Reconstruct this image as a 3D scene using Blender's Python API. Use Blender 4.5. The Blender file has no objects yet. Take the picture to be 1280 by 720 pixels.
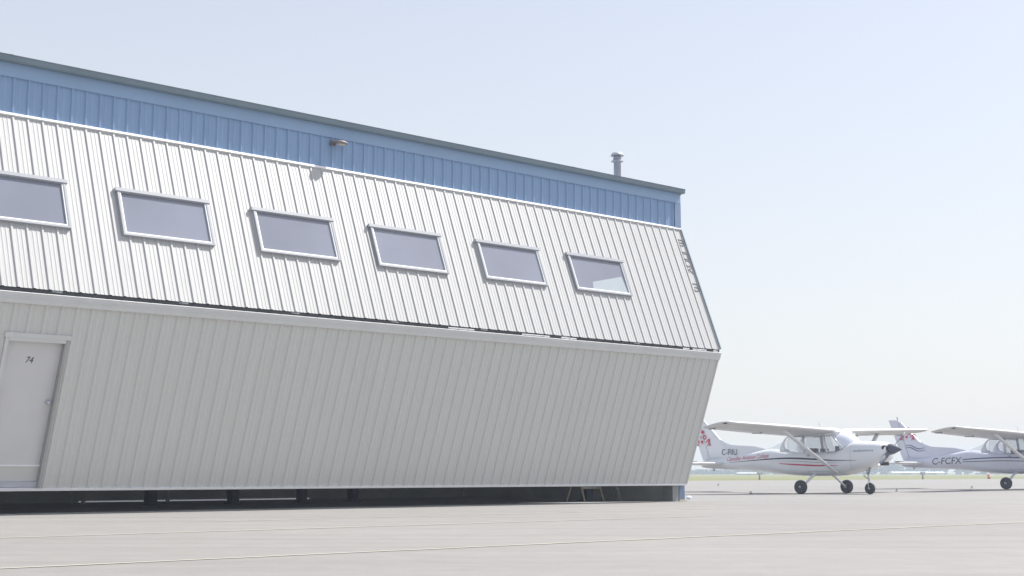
import bpy, bmesh, math, random
from mathutils import Vector, Matrix
from mathutils.bvhtree import BVHTree
random.seed(7)
R = math.radians
C = bpy.context.scene.collection
scene = bpy.context.scene

# ------------------------------------------------------------------ mesh helpers
class MB:
    def __init__(s): s.v = []; s.f = []; s.sm = []
    def add(s, vs, fs, smooth=False):
        b = len(s.v); s.v += [tuple(p) for p in vs]
        for f in fs: s.f.append(tuple(i + b for i in f)); s.sm.append(smooth)
    def box(s, x0, x1, y0, y1, z0, z1, M=None):
        vs = [Vector((x, y, z)) for x in (x0, x1) for y in (y0, y1) for z in (z0, z1)]
        if M: vs = [M @ p for p in vs]
        s.add(vs, [(0, 1, 3, 2), (4, 6, 7, 5), (0, 4, 5, 1), (2, 3, 7, 6), (0, 2, 6, 4), (1, 5, 7, 3)])
    def quadbox(s, P, a, b, c, d, h0, h1):
        """slab between heights h0,h1 over the four (u,v) corners, P(u,v,h) -> point"""
        vs = [P(*q, h) for h in (h0, h1) for q in (a, b, c, d)]
        s.add(vs, [(3, 2, 1, 0), (4, 5, 6, 7), (0, 1, 5, 4), (1, 2, 6, 5), (2, 3, 7, 6), (3, 0, 4, 7)])
    def rings(s, rs, close=True, caps=True, smooth=True):
        n = len(rs[0]); vs = [p for r in rs for p in r]; fs = []
        for i in range(len(rs) - 1):
            for j in range(n if close else n - 1):
                k = (j + 1) % n
                fs.append((i*n + j, i*n + k, (i+1)*n + k, (i+1)*n + j))
        b = len(s.v); s.add(vs, fs, smooth)
        if caps and close:
            s.f.append(tuple(b + j for j in range(n))[::-1]); s.sm.append(False)
            s.f.append(tuple(b + (len(rs)-1)*n + j for j in range(n))); s.sm.append(False)
    def tube(s, pts, r, n=10, flat=1.0, smooth=True):
        pts = [Vector(p) for p in pts]
        rr = r if isinstance(r, (list, tuple)) else [r]*len(pts)
        rs = []
        for i, p in enumerate(pts):
            d = (pts[min(i+1, len(pts)-1)] - pts[max(i-1, 0)]).normalized()
            a = d.cross(Vector((0, 0, 1)))
            if a.length < 1e-3: a = Vector((1, 0, 0))
            a.normalize(); b = a.cross(d).normalized()
            rs.append([p + a*math.cos(t)*rr[i] *flat+ b*math.sin(t)*rr[i] for t in [2*math.pi*k/n for k in range(n)]])
        s.rings(rs, smooth=smooth)
    def lathe(s, prof, M, n=24):
        """prof: (r, axial) list, axis = local z"""
        rs = [[M @ Vector((r*math.cos(2*math.pi*k/n), r*math.sin(2*math.pi*k/n), z)) for k in range(n)] for r, z in prof]
        s.rings(rs)
    def obj(s, name, mat, parent=None):
        me = bpy.data.meshes.new(name); me.from_pydata(s.v, [], s.f); me.update()
        for p, q in zip(me.polygons, s.sm): p.use_smooth = q
        import bmesh
        bm = bmesh.new(); bm.from_mesh(me); bmesh.ops.recalc_face_normals(bm, faces=bm.faces); bm.to_mesh(me); bm.free()
        me.materials.append(mat)
        o = bpy.data.objects.new(name, me); C.objects.link(o)
        if parent: o.parent = parent
        return o

def tag(o, label=None, cat=None, group=None, kind=None):
    if label: o['label'] = label
    if cat: o['category'] = cat
    if group: o['group'] = group
    if kind: o['kind'] = kind
    return o
def empty(name, loc, rz=0, **k):
    o = bpy.data.objects.new(name, None); C.objects.link(o); o.location = loc; o.rotation_euler = (0, 0, rz)
    o.empty_display_size = .3
    return tag(o, **k)

# ------------------------------------------------------------------ materials
def mat(name, col, rough=.5, metal=0, spec=.5, var=0., vscale=3., bump=0., bscale=40., coat=0., stretch=None, dirt=None):
    m = bpy.data.materials.new(name); m.use_nodes = True
    nt = m.node_tree; N = nt.nodes; L = nt.links; p = N['Principled BSDF']
    p.inputs['Base Color'].default_value = (*col, 1); p.inputs['Roughness'].default_value = rough
    p.inputs['Metallic'].default_value = metal; p.inputs['Specular IOR Level'].default_value = spec
    p.inputs['Coat Weight'].default_value = coat
    tc = N.new('ShaderNodeTexCoord'); mp = N.new('ShaderNodeMapping'); L.new(tc.outputs['Object'], mp.inputs[0])
    if stretch: mp.inputs['Scale'].default_value = stretch
    if var:
        n = N.new('ShaderNodeTexNoise'); n.inputs['Scale'].default_value = vscale; n.inputs['Detail'].default_value = 6
        n.inputs['Roughness'].default_value = .6
        L.new(mp.outputs[0], n.inputs['Vector'])
        mr = N.new('ShaderNodeMapRange'); mr.inputs[1].default_value = .3; mr.inputs[2].default_value = .7
        mr.inputs[3].default_value = 1 - var; mr.inputs[4].default_value = 1 + var
        L.new(n.outputs[0], mr.inputs[0])
        mx = N.new('ShaderNodeVectorMath'); mx.operation = 'SCALE'; mx.inputs[0].default_value = col
        L.new(mr.outputs[0], mx.inputs['Scale']); L.new(mx.outputs[0], p.inputs['Base Color'])
    if bump:
        n = N.new('ShaderNodeTexNoise'); n.inputs['Scale'].default_value = bscale; n.inputs['Detail'].default_value = 4
        L.new(mp.outputs[0], n.inputs['Vector'])
        b = N.new('ShaderNodeBump'); b.inputs['Strength'].default_value = bump; b.inputs['Distance'].default_value = .02
        L.new(n.outputs[0], b.inputs['Height']); L.new(b.outputs[0], p.inputs['Normal'])
    return m

M_ = {}
M_['white_clad'] = mat('white_cladding', (.455, .457, .455), .45, var=.03, vscale=.9, stretch=(3, 1, .6), bump=.18, bscale=2.5)
M_['grey_clad'] = mat('pale_cladding', (.575, .58, .565), .5, var=.02, vscale=.8, stretch=(5, 1, .5), bump=.06, bscale=6)
M_['white_trim'] = mat('white_trim', (.80, .81, .82), .4, var=.03)
M_['flash'] = mat('white_flashing', (.86, .87, .88), .35, var=.02)
M_['jamb'] = mat('jamb_paint', (.27, .28, .28), .5, var=.08)
M_['reveal'] = mat('door_reveal', (.36, .36, .36), .5, var=.05)
M_['blue_corner'] = mat('blue_corner_trim', (.19, .27, .41), .5, var=.06)
M_['overlay'] = mat('painted_reflection', (.35, .40, .43), .25, var=.04)
M_['pale_trim'] = mat('pale_trim', (.60, .61, .61), .45, var=.04)
M_['alu'] = mat('window_frame_paint', (.36, .375, .405), .3, var=.03)
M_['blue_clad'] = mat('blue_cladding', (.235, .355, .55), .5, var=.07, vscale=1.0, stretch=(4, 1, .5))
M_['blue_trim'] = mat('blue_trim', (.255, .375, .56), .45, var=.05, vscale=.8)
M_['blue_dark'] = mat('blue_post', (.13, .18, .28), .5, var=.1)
M_['gutter'] = mat('gutter_metal', (.165, .22, .265), .5, var=.08, vscale=1.5)
M_['dark'] = mat('dark_rubber', (.03, .032, .035), .7, var=.2)
M_['seal'] = mat('door_seal', (.045, .05, .055), .6, var=.2)
M_['door'] = mat('door_paint', (.60, .60, .615), .4, var=.03)
M_['ink'] = mat('dark_lettering', (.03, .03, .035), .5, var=.1)
M_['regink'] = mat('registration_lettering', (.09, .09, .11), .5, var=.1)
M_['greyink'] = mat('grey_lettering', (.13, .13, .145), .6, var=.1)
M_['floor'] = mat('hangar_floor', (.42, .425, .41), .6, var=.15, vscale=.8)
M_['inside'] = mat('interior_lining', (.70, .74, .70), .8, var=.15, vscale=1.)
M_['steel'] = mat('dark_steel', (.035, .06, .085), .5, var=.15)
M_['galv'] = mat('galvanised', (.50, .52, .58), .45, metal=.35, var=.1, vscale=4)
M_['lamp'] = mat('lamp_body', (.20, .18, .18), .5, var=.2, vscale=10)
M_['lens'] = mat('lamp_lens', (.45, .42, .40), .2, var=.1)
M_['wood'] = mat('weathered_wood', (.52, .48, .38), .8, var=.2, vscale=8)
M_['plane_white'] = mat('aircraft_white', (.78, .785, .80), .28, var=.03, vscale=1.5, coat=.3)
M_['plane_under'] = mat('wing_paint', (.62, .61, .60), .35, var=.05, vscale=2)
M_['plane_lilac'] = mat('aircraft_pale_paint', (.66, .67, .76), .3, var=.03, vscale=1.5, coat=.3)
M_['red'] = mat('red_paint', (.55, .04, .09), .45, var=.1)
M_['redtext'] = mat('red_lettering', (.50, .06, .10), .5, var=.05)
M_['black'] = mat('black_stripe', (.035, .04, .045), .4, var=.1)
M_['navy'] = mat('navy_stripe', (.08, .09, .20), .45, var=.1)
M_['tyre'] = mat('tyre_rubber', (.055, .055, .058), .8, var=.2, vscale=20)
M_['rim'] = mat('wheel_rim', (.42, .43, .45), .4, metal=.4, var=.1)
M_['prop'] = mat('propeller_grey', (.11, .12, .15), .35, var=.1)
M_['spin'] = mat('spinner_dark', (.09, .095, .125), .35, var=.1)
M_['seat'] = mat('seat_fabric', (.22, .22, .24), .8, var=.1)
M_['screen'] = mat('windshield_sky_reflection', (.74, .76, .84), .08, var=.04, coat=.6)  # bright sky reflection put into the windshield's pale opaque colour
M_['orange'] = mat('orange_marker', (.65, .10, .04), .5, var=.1)
M_['grey'] = mat('grey_metal', (.30, .31, .33), .5, var=.1)
M_['stone'] = mat('pale_stone', (.75, .76, .80), .6, var=.08, vscale=8)

def glass(name, tcol, overlay, fac, rough=.03):
    m = bpy.data.materials.new(name); m.use_nodes = True
    nt = m.node_tree; N = nt.nodes; L = nt.links; p = N['Principled BSDF']; out = N['Material Output']
    n = N.new('ShaderNodeTexNoise'); n.inputs['Scale'].default_value = .45; n.inputs['Detail'].default_value = 5
    tc = N.new('ShaderNodeTexCoord'); L.new(tc.outputs['Object'], n.inputs['Vector'])
    mr = N.new('ShaderNodeMapRange'); mr.inputs[1].default_value = .3; mr.inputs[2].default_value = .7; mr.inputs[3].default_value = .86; mr.inputs[4].default_value = 1.12
    L.new(n.outputs[0], mr.inputs[0])
    mx = N.new('ShaderNodeVectorMath'); mx.operation = 'SCALE'; mx.inputs[0].default_value = overlay
    L.new(mr.outputs[0], mx.inputs['Scale']); L.new(mx.outputs[0], p.inputs['Base Color'])
    p.inputs['Roughness'].default_value = rough
    t = N.new('ShaderNodeBsdfTransparent'); t.inputs[0].default_value = (*tcol, 1)
    mix = N.new('ShaderNodeMixShader'); mix.inputs[0].default_value = fac
    L.new(t.outputs[0], mix.inputs[1]); L.new(p.outputs[0], mix.inputs[2]); L.new(mix.outputs[0], out.inputs[0])
    return m
M_['pane'] = glass('hangar_pane', (.8, .82, .88), (.30, .32, .39), .72, .06)
M_['cabin_glass'] = glass('cabin_glass', (.93, .94, .95), (.5, .5, .52), .12)

PHI = .8383
# apron concrete: pale, stained, streaked
def apron_mat():
    m = bpy.data.materials.new('apron_concrete'); m.use_nodes = True
    nt = m.node_tree; N = nt.nodes; L = nt.links; p = N['Principled BSDF']
    g = N.new('ShaderNodeNewGeometry')
    def noise(scale, st, rot, det=6, ro=.6):
        mp = N.new('ShaderNodeMapping'); mp.inputs['Scale'].default_value = st; mp.inputs['Rotation'].default_value = (0, 0, rot)
        L.new(g.outputs['Position'], mp.inputs[0])
        n = N.new('ShaderNodeTexNoise'); n.inputs['Scale'].default_value = scale; n.inputs['Detail'].default_value = det
        n.inputs['Roughness'].default_value = ro; L.new(mp.outputs[0], n.inputs['Vector']); return n
    def rng(n, a, b, c, d):
        r = N.new('ShaderNodeMapRange'); L.new(n.outputs[0], r.inputs[0])
        for i, v in zip((1, 2, 3, 4), (a, b, c, d)): r.inputs[i].default_value = v
        return r
    rs = [rng(noise(.12, (1, 1, 1), 0), .3, .7, .93, 1.06),
          rng(noise(.5, (.15, 2.4, 1), PHI-math.pi/2), .3, .72, .92, 1.07),
          rng(noise(.35, (.5, 3.5, 1), R(8), 7, .7), .35, .7, .94, 1.05),
          rng(noise(3., (1, 1, 1), 0), .3, .7, .95, 1.05),
          rng(noise(90., (1, 1, 1), 0, 2), .3, .7, .86, 1.12),
          rng(noise(.9, (1, 1, 1), 0, 8, .75), .62, .72, 1.0, .90)]
    cur = rs[0]
    for r in rs[1:]:
        mu = N.new('ShaderNodeMath'); mu.operation = 'MULTIPLY'
        L.new(cur.outputs[0], mu.inputs[0]); L.new(r.outputs[0], mu.inputs[1]); cur = mu
    mx = N.new('ShaderNodeVectorMath'); mx.operation = 'SCALE'; mx.inputs[0].default_value = APRON
    L.new(cur.outputs[0], mx.inputs['Scale']); L.new(mx.outputs[0], p.inputs['Base Color'])
    p.inputs['Roughness'].default_value = .75; p.inputs['Specular IOR Level'].default_value = .3
    b = N.new('ShaderNodeBump'); b.inputs['Strength'].default_value = .25; b.inputs['Distance'].default_value = .01
    L.new(noise(60., (1, 1, 1), 0, 3).outputs[0], b.inputs['Height']); L.new(b.outputs[0], p.inputs['Normal'])
    return m
APRON = (.270, .261, .248)
M_['apron'] = apron_mat()
def grass_mat():
    m = mat('grass', (.16, .20, .06), .9, var=.0); nt = m.node_tree; N = nt.nodes; L = nt.links
    g = N.new('ShaderNodeNewGeometry'); n = N.new('ShaderNodeTexNoise'); n.inputs['Scale'].default_value = .06
    n.inputs['Detail'].default_value = 8; L.new(g.outputs['Position'], n.inputs['Vector'])
    cr = N.new('ShaderNodeValToRGB'); e = cr.color_ramp.elements
    e[0].position = .35; e[0].color = (.13, .145, .035, 1); e[1].position = .65; e[1].color = (.22, .205, .07, 1)
    L.new(n.outputs[0], cr.inputs[0]); L.new(cr.outputs[0], N['Principled BSDF'].inputs['Base Color'])
    return m
M_['grass'] = grass_mat()
M_['lineyellow'] = mat('faded_yellow_paint', (.49, .465, .39), .75, spec=.3, var=.15, vscale=2)
M_['tree'] = mat('far_foliage', (.05, .075, .07), .9, var=.3, vscale=.05)
M_['farwhite'] = mat('far_white_metal', (.72, .73, .75), .6, var=.05)

# ------------------------------------------------------------------ camera (solved from the photograph)
PITCH = .1297; H = .5907; F = 1774.5
cam = bpy.data.cameras.new('camera'); co = bpy.data.objects.new('camera', cam); C.objects.link(co)
cam.sensor_width = 36; cam.lens = 36*F/1280; cam.clip_end = 20000; cam.clip_start = .05
co.location = (0, 0, H); co.rotation_euler = (math.pi/2 + PITCH, 0, 0); scene.camera = co

# ------------------------------------------------------------------ light
PHI = .8383
SUN_EL = R(53); SUN_OUT = R(15)          # sun along the wall, a touch in front of it
az = math.pi/2 - PHI - SUN_OUT          # angle of the sun direction from +X, counter-clockwise
sd = Vector((math.cos(SUN_EL)*math.cos(az), math.cos(SUN_EL)*math.sin(az), math.sin(SUN_EL)))
w = bpy.data.worlds.new('World'); scene.world = w; w.use_nodes = True
nt = w.node_tree; sky = nt.nodes.new('ShaderNodeTexSky'); sky.sky_type = 'NISHITA'; sky.sun_disc = False
sky.sun_elevation = SUN_EL; sky.sun_rotation = math.pi/2 - az
sky.altitude = 100; sky.air_density = 1.0; sky.dust_density = 2.0; sky.ozone_density = 1.0
bg = nt.nodes['Background']; bg.inputs[1].default_value = .12
geo = nt.nodes.new('ShaderNodeTexCoord'); sx = nt.nodes.new('ShaderNodeSeparateXYZ'); nt.links.new(geo.outputs['Generated'], sx.inputs[0])
mrs = nt.nodes.new('ShaderNodeMapRange'); nt.links.new(sx.outputs['Z'], mrs.inputs[0])
for i_, v_ in zip((1, 2, 3, 4), (0., .45, .80, .42)): mrs.inputs[i_].default_value = v_
mxs = nt.nodes.new('ShaderNodeMix'); mxs.data_type = 'RGBA'; nt.links.new(mrs.outputs[0], mxs.inputs['Factor'])
nt.links.new(sky.outputs[0], mxs.inputs[6]); mxs.inputs[7].default_value = (4.45, 4.32, 4.20, 1)   # thin high haze over the whole sky
nt.links.new(mxs.outputs[2], bg.inputs[0])
sl = bpy.data.lights.new('sun', 'SUN'); sl.energy = 4.0; sl.angle = R(.5); sl.color = (1, .965, .92)
so = bpy.data.objects.new('sun', sl); C.objects.link(so); so.rotation_euler = sd.to_track_quat('Z', 'Y').to_euler()
so.location = (20, 20, 60)
scene.view_settings.view_transform = 'Standard'; scene.view_settings.look = 'None'
scene.view_settings.exposure = .70; scene.view_settings.gamma = 1

# ------------------------------------------------------------------ hangar
CX, CY = 3.6473, 30.4561
hangar = empty('hangar', (CX, CY, 0), math.pi/2 - PHI,
    label='white and blue ribbed metal hangar with a partly open folding door and slanted windows', cat='hangar')
S0 = -24.0           # left end of the building
PT = .2286
UO = [(0, 5.8523), (1.063, 3.1375)]; LO = [(1.063, 3.1375), (.0597, .3493)]
def panelP(O):
    (o0, z0), (o1, z1) = O; L = math.hypot(o1-o0, z1-z0); do, dz = (o1-o0)/L, (z1-z0)/L
    no, nz = -dz, do
    return (lambda s, t, h: (s, -(o0 + (o1-o0)*t + no*h), z0 + (z1-z0)*t + nz*h)), L
UP, UL = panelP(UO); LP, LL = panelP(LO)
def wallP(s, z, h): return (s, -h, z)

def profile(s0, s1, cuts=(), rib=.030, wb=.030, wt=.014):
    """(s, h) polyline of trapezoidal ribs every PT plus two shallow minor ribs"""
    pts = []
    k0 = math.floor(s0/PT) - 1; k1 = math.ceil(s1/PT) + 1
    for k in range(k0, k1 + 1):
        c = k*PT
        pts += [(c-wb, 0), (c-wt, rib), (c+wt, rib), (c+wb, 0)]
        for q in (.36, .64):
            d = c + PT*q
            pts += [(d-.016, 0), (d-.006, .004), (d+.006, .004), (d+.016, 0)]
    def hat(s):
        for (a, ha), (b, hb) in zip(pts, pts[1:]):
            if a <= s <= b: return ha + (hb-ha)*(s-a)/max(b-a, 1e-9)
        return 0
    res = [(s, h) for s, h in pts if s0 < s < s1]
    for c in [s0, s1] + [c for c in cuts if s0 < c < s1]: res.append((c, hat(c)))
    return sorted(res)
def siding(mb, P, s0, s1, v0, v1, holes=(), back=.0, **kw):
    """ribbed sheet between v0 and v1; holes = (sa, sb, va, vb)"""
    prof = profile(s0, s1, [c for h in holes for c in h[:2]], **kw)
    vv = sorted({v0, v1} | {x for h in holes for x in h[2:]})
    n = len(prof); vs = [P(s, v, h) for v in vv for s, h in prof]; fs = []
    for i in range(len(vv)-1):
        vm = (vv[i]+vv[i+1])/2
        for j in range(n-1):
            sm = (prof[j][0]+prof[j+1][0])/2
            if any(a < sm < b and c < vm < d for a, b, c, d in holes): continue
            fs.append((i*n+j, i*n+j+1, (i+1)*n+j+1, (i+1)*n+j))
    mb.add(vs, fs)

# windows on the upper panel : right edge s, spacing ~2.39 m
WR = [-14.20 - 2.39*2, -14.20-2.39, -14.20, -11.82, -9.43, -7.07, -4.63, -2.29]
WW = 1.555; T0, T1 = .372, .640
holes = [(r - WW + .05, r - .05, T0 + .02, T1 - .02) for r in WR]
m = MB(); siding(m, UP, S0, 0, .008, .993, holes, rib=.018, wb=.027, wt=.013); m.obj('upper_door_panel', M_['white_clad'], hangar)
m = MB()   # interior frame of the upper panel: sheet rails seen through the panes
for t in (.02, .33, .68, .97): m.quadbox(UP, (S0, t-.012), (-.02, t-.012), (-.02, t+.012), (S0, t+.012), -.12, -.01)
for k in range(11): s = -.05 - k*2.39; m.quadbox(UP, (s-.08, .02), (s, .02), (s, .97), (s-.08, .97), -.115, -.012)
m.obj('upper_panel_frame', M_['galv'], hangar)
# man door opening in the lower panel
DS0, DS1, DT0, DT1 = -15.15, -14.22, .232, .879
m = MB(); siding(m, LP, S0, 0, .060, .992, [(DS0+.03, DS1-.03, DT0+.01, .9919)], rib=.022, wb=.034, wt=.016)
m.obj('lower_door_panel', M_['grey_clad'], hangar)
m = MB()
for t in (.03, .5, .975): m.quadbox(LP, (S0, t-.012), (-.02, t-.012), (-.02, t+.012), (S0, t+.012), -.12, -.02) if t != .5 else m.quadbox(LP, (DS1, t-.012), (-.02, t-.012), (-.02, t+.012), (DS1, t+.012), -.12, -.02)
for k in range(1, 11): s = -.05 - k*2.39+.5; (m.quadbox(LP, (s-.08, .045), (s, .045), (s, .96), (s-.08, .96), -.115, -.022) if not (DS0-.1 < s < DS1+.1) else None)
m.obj('lower_panel_frame', M_['galv'], hangar)
# trims of the door
m = MB()
m.quadbox(LP, (S0, .014), (0.012, .014), (0.012, .066), (S0, .066), .0, .045)
m.quadbox(LP, (S0, .034), (0.014, .034), (0.014, .040), (S0, .040), .045, .052)
m.obj('lower_panel_cap', M_['pale_trim'], hangar)
m = MB(); m.quadbox(LP, (S0, .990), (0.0, .990), (0.0, 1.002), (S0, 1.002), -.06, .03); m.obj('bottom_rail', M_['white_trim'], hangar)
m = MB(); m.quadbox(UP, (S0, -.004), (0.004, -.004), (0.004, .008), (S0, .008), .0, .036); m.obj('top_flashing', M_['flash'], hangar)
m = MB(); m.quadbox(UP, (-.006, .010), (.022, .010), (.022, .99), (-.006, .99), -.09, .038); m.obj('panel_edge_trim', M_['gutter'], hangar)
m = MB(); m.quadbox(LP, (-.010, .066), (.012, .066), (.012, .990), (-.010, .990), -.09, .026); m.obj('panel_edge_trim', M_['pale_trim'], hangar)
# hinge seal: dark strip, missing where light shows through
m = MB(); h2 = MB()
gaps = [(-7.35, -6.75), (-5.6, -4.9), (-4.6, -4.2), (-1.15, -.95), (-.85, -.42), (-.2, -.05)]
s = S0
for a, b in gaps + [(0, 0)]:
    m.box(s, a, -1.045, -.98, 3.108, 3.150); s = b
m.obj('hinge_seal', M_['seal'], hangar)
for a, b in gaps: h2 = MB(); h2.box(a, b, -1.050, -1.0, 3.110, 3.135); h2.obj('painted_gap_light', M_['white_trim'], hangar)  # white pieces stand in for the daylight showing through the seal gaps
for k in range(12):
    m = MB(); s = -.6 - k*2.0; m.tube([(s, -1.02, 3.14), (s+.16, -1.02, 3.14)], .03, 8); m.obj('hinge_barrel', M_['grey'], hangar)

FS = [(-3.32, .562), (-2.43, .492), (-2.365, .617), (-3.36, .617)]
# window assemblies
for i, r in enumerate(WR):
    a = r - WW
    fm = MB(); w_ = .035; wt = w_/UL
    fm.quadbox(UP, (a, T0), (a+w_, T0), (a+w_, T1), (a, T1), -.03, .060)
    fm.quadbox(UP, (r-w_, T0), (r, T0), (r, T1), (r-w_, T1), -.03, .060)
    fm.quadbox(UP, (a+w_, T0), (r-w_, T0), (r-w_, T0+wt), (a+w_, T0+wt), -.03, .058)
    fm.quadbox(UP, (a+w_, T1-wt), (r-w_, T1-wt), (r-w_, T1), (a+w_, T1), -.03, .058)
    fr = fm.obj('window', M_['alu'], hangar)
    sm_ = MB()   # thin inner bead
    b_ = .024; bt = b_/UL
    sm_.quadbox(UP, (a+w_, T0+wt), (a+w_+b_, T0+wt), (a+w_+b_, T1-wt), (a+w_, T1-wt), .0, .05)
    sm_.quadbox(UP, (r-w_-b_, T0+wt), (r-w_, T0+wt), (r-w_, T1-wt), (r-w_-b_, T1-wt), .0, .05)
    sm_.quadbox(UP, (a+w_+b_, T1-wt-bt), (r-w_-b_, T1-wt-bt), (r-w_-b_, T1-wt), (a+w_+b_, T1-wt), .0, .048)
    sm_.obj('glazing_bead', M_['flash'], fr)
    pm = MB(); pm.quadbox(UP, (a+w_, T0+wt), (r-w_, T0+wt), (r-w_, T1-wt), (a+w_, T1-wt), .020, .026)
    pm.obj('pane', M_['pane'], fr)
    hm = MB(); hm.quadbox(UP, (a-.03, T0-.012), (r+.03, T0-.012), (r+.03, T0+.008), (a-.03, T0+.008), .0, .072)
    hm.obj('head_flashing', M_['alu'], fr)
m = MB()   # bright reflection painted as a pale sheet, lower right of the last pane
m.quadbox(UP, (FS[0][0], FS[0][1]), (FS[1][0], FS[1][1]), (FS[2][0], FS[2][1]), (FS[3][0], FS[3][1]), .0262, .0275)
m.obj('painted_reflection', M_['overlay'], hangar)

# man door
dm = MB(); dm.quadbox(LP, (DS0+.05, DT0+.022), (DS1-.05, DT0+.022), (DS1-.05, DT1), (DS0+.05, DT1), -.10, -.07)
door = dm.obj('access_door', M_['door'], hangar)
fm = MB()
fm.quadbox(LP, (DS0, DT0), (DS0+.05, DT0), (DS0+.05, .99), (DS0, .99), -.10, .026)
fm.quadbox(LP, (DS0-.02, DT0-.022), (DS1+.02, DT0-.022), (DS1+.02, DT0), (DS0-.02, DT0), -.05, .040)
fm.quadbox(LP, (DS0+.05, DT0), (DS1-.05, DT0), (DS1-.05, DT0+.018), (DS0+.05, DT0+.018), -.05, .034)
fm.obj('door_frame', M_['pale_trim'], door)
fm = MB(); fm.quadbox(LP, (DS1-.05, DT0), (DS1-.012, DT0), (DS1-.012, .99), (DS1-.05, .99), -.10, .024); fm.obj('door_jamb', M_['reveal'], door)
km = MB(); km.quadbox(LP, (DS0+.05, DT1+.004), (DS1-.05, DT1+.004), (DS1-.05, .99), (DS0+.05, .99), -.10, -.065); km.obj('kick_plate', M_['grey_clad'], door)
km = MB(); km.quadbox(LP, (DS0+.05, DT1-.002), (DS1-.05, DT1-.002), (DS1-.05, DT1+.006), (DS0+.05, DT1+.006), -.10, -.052); km.obj('threshold', M_['white_trim'], door)
km = MB(); c = Vector(LP(DS1-.115, .555, -.068)); nrm = (Vector(LP(0, .5, 1)) - Vector(LP(0, .5, 0)))
Mk = Matrix.Translation(c) @ nrm.to_track_quat('Z', 'Y').to_matrix().to_4x4()
km.lathe([(.001, -.005), (.034, -.003), (.034, .006), (.012, .01), (.012, .03), (.028, .036), (.032, .05), (.024, .064), (.001, .068)], Mk, 16)
km.obj('door_knob', M_['galv'], door)

def strokes(mb, P, u0, v0, uw, vh, glyph, wd, h0, h1):
    """glyph strokes on a unit box, v pointing down"""
    G = {'B': [(0,0,0,1),(0,0,.8,.0),(.8,0,1,.15),(1,.15,1,.35),(1,.35,.8,.5),(.8,.5,0,.5),(.8,.5,1,.65),(1,.65,1,.85),(1,.85,.8,1),(.8,1,0,1)],
         'L': [(0,0,0,1),(0,1,1,1)], 'O': [(0,.1,.1,0),(.1,0,.9,0),(.9,0,1,.1),(1,.1,1,.9),(1,.9,.9,1),(.9,1,.1,1),(.1,1,0,.9),(0,.9,0,.1)],
         'C': [(1,.2,.85,0),(.85,0,.15,0),(.15,0,0,.15),(0,.15,0,.85),(0,.85,.15,1),(.15,1,.85,1),(.85,1,1,.8)],
         'K': [(0,0,0,1),(1,0,0,.55),(.35,.4,1,1)],
         '3': [(0,.15,.15,0),(.15,0,.85,0),(.85,0,1,.15),(1,.15,1,.35),(1,.35,.8,.5),(.8,.5,.35,.5),(.8,.5,1,.65),(1,.65,1,.85),(1,.85,.85,1),(.85,1,.15,1),(.15,1,0,.85)]}
    for a, b, c, d in G[glyph]:
        p = Vector((u0+a*uw, v0*UL+b*vh)); q = Vector((u0+c*uw, v0*UL+d*vh)); dd = (q-p).normalized(); n = Vector((-dd.y, dd.x))*wd/2; p = p-dd*wd/2; q = q+dd*wd/2
        cs = [(x.x, x.y/UL) for x in (p-n, q-n, q+n, p+n)]
        mb.quadbox(P, *cs, h0, h1)
for g, t in zip('BLOCK3', (.098, .155, .212, .272, .330, .465)):
    m = MB(); strokes(m, UP, -.196, t, .150, .138 if g != '3' else .17, g, .021, .0045, .012); m.obj('painted_letter', M_['greyink'], hangar)

def text_mesh(txt, size, shear=0, xs=1.0, bold=0):
    cu = bpy.data.curves.new('lettering', 'FONT'); cu.body = txt; cu.size = size; cu.shear = shear; cu.resolution_u = 3; cu.offset = bold
    o = bpy.data.objects.new('lettering', cu); C.objects.link(o)
    dg = bpy.context.evaluated_depsgraph_get(); me = bpy.data.meshes.new_from_object(o.evaluated_get(dg))
    vs = [(v.co.x*xs, v.co.y) for v in me.vertices]; fs = [tuple(p.vertices) for p in me.polygons]
    bm = bmesh.new(); bm.from_mesh(me); k_ = size/7
    for i_ in range(-3, 9):
        g_ = bm.verts[:] + bm.edges[:] + bm.faces[:]
        bmesh.ops.bisect_plane(bm, geom=g_, plane_co=(0, i_*k_, 0), plane_no=(0, 1, 0))
    bm.verts.index_update(); vs = [(v.co.x*xs, v.co.y) for v in bm.verts]; fs = [tuple(v.index for v in f.verts) for f in bm.faces]; bm.free()
    bpy.data.objects.remove(o); bpy.data.curves.remove(cu); bpy.data.meshes.remove(me)
    return vs, fs
vs, fs = text_mesh('74', .135, .22, .85)
m = MB(); m.add([LP(DS0+.375+x, .365 - y/LL, -.067) for x, y in vs], fs); m.obj('door_number', M_['ink'], door)

# upper blue wall
m = MB(); siding(m, wallP, S0, -.18, 5.875, 6.44, rib=.024, wb=.026, wt=.012); m.obj('blue_wall_cladding', M_['blue_clad'], hangar)
m = MB(); m.box(S0, .0, -.036, .0, 6.415, 6.63); m.box(S0, .0, -.042, -.034, 6.600, 6.632); m.obj('fascia', M_['blue_trim'], hangar)
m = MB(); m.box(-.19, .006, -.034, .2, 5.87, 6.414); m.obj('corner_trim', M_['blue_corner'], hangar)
m = MB()   # gutter, open trough with rolled lip
prof = [(-.04, 6.632), (-.055, 6.618), (-.135, 6.622), (-.150, 6.64), (-.152, 6.70), (-.166, 6.715), (-.150, 6.72), (-.140, 6.70), (-.130, 6.64), (-.05, 6.632)]
m.rings([[(s, y, z) for y, z in prof] for s in (S0, -18.3, -12.2, -6.1, .03)], smooth=False)
m.obj('gutter', M_['gutter'], hangar)
for k in range(9): m = MB(); m.box(-.5-k*2.9, -.46-k*2.9, -.172, -.04, 6.712, 6.718); m.obj('gutter_strap', M_['gutter'], hangar)
m = MB()   # low-slope ribbed roof with edge caps
RD = 7.6
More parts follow.
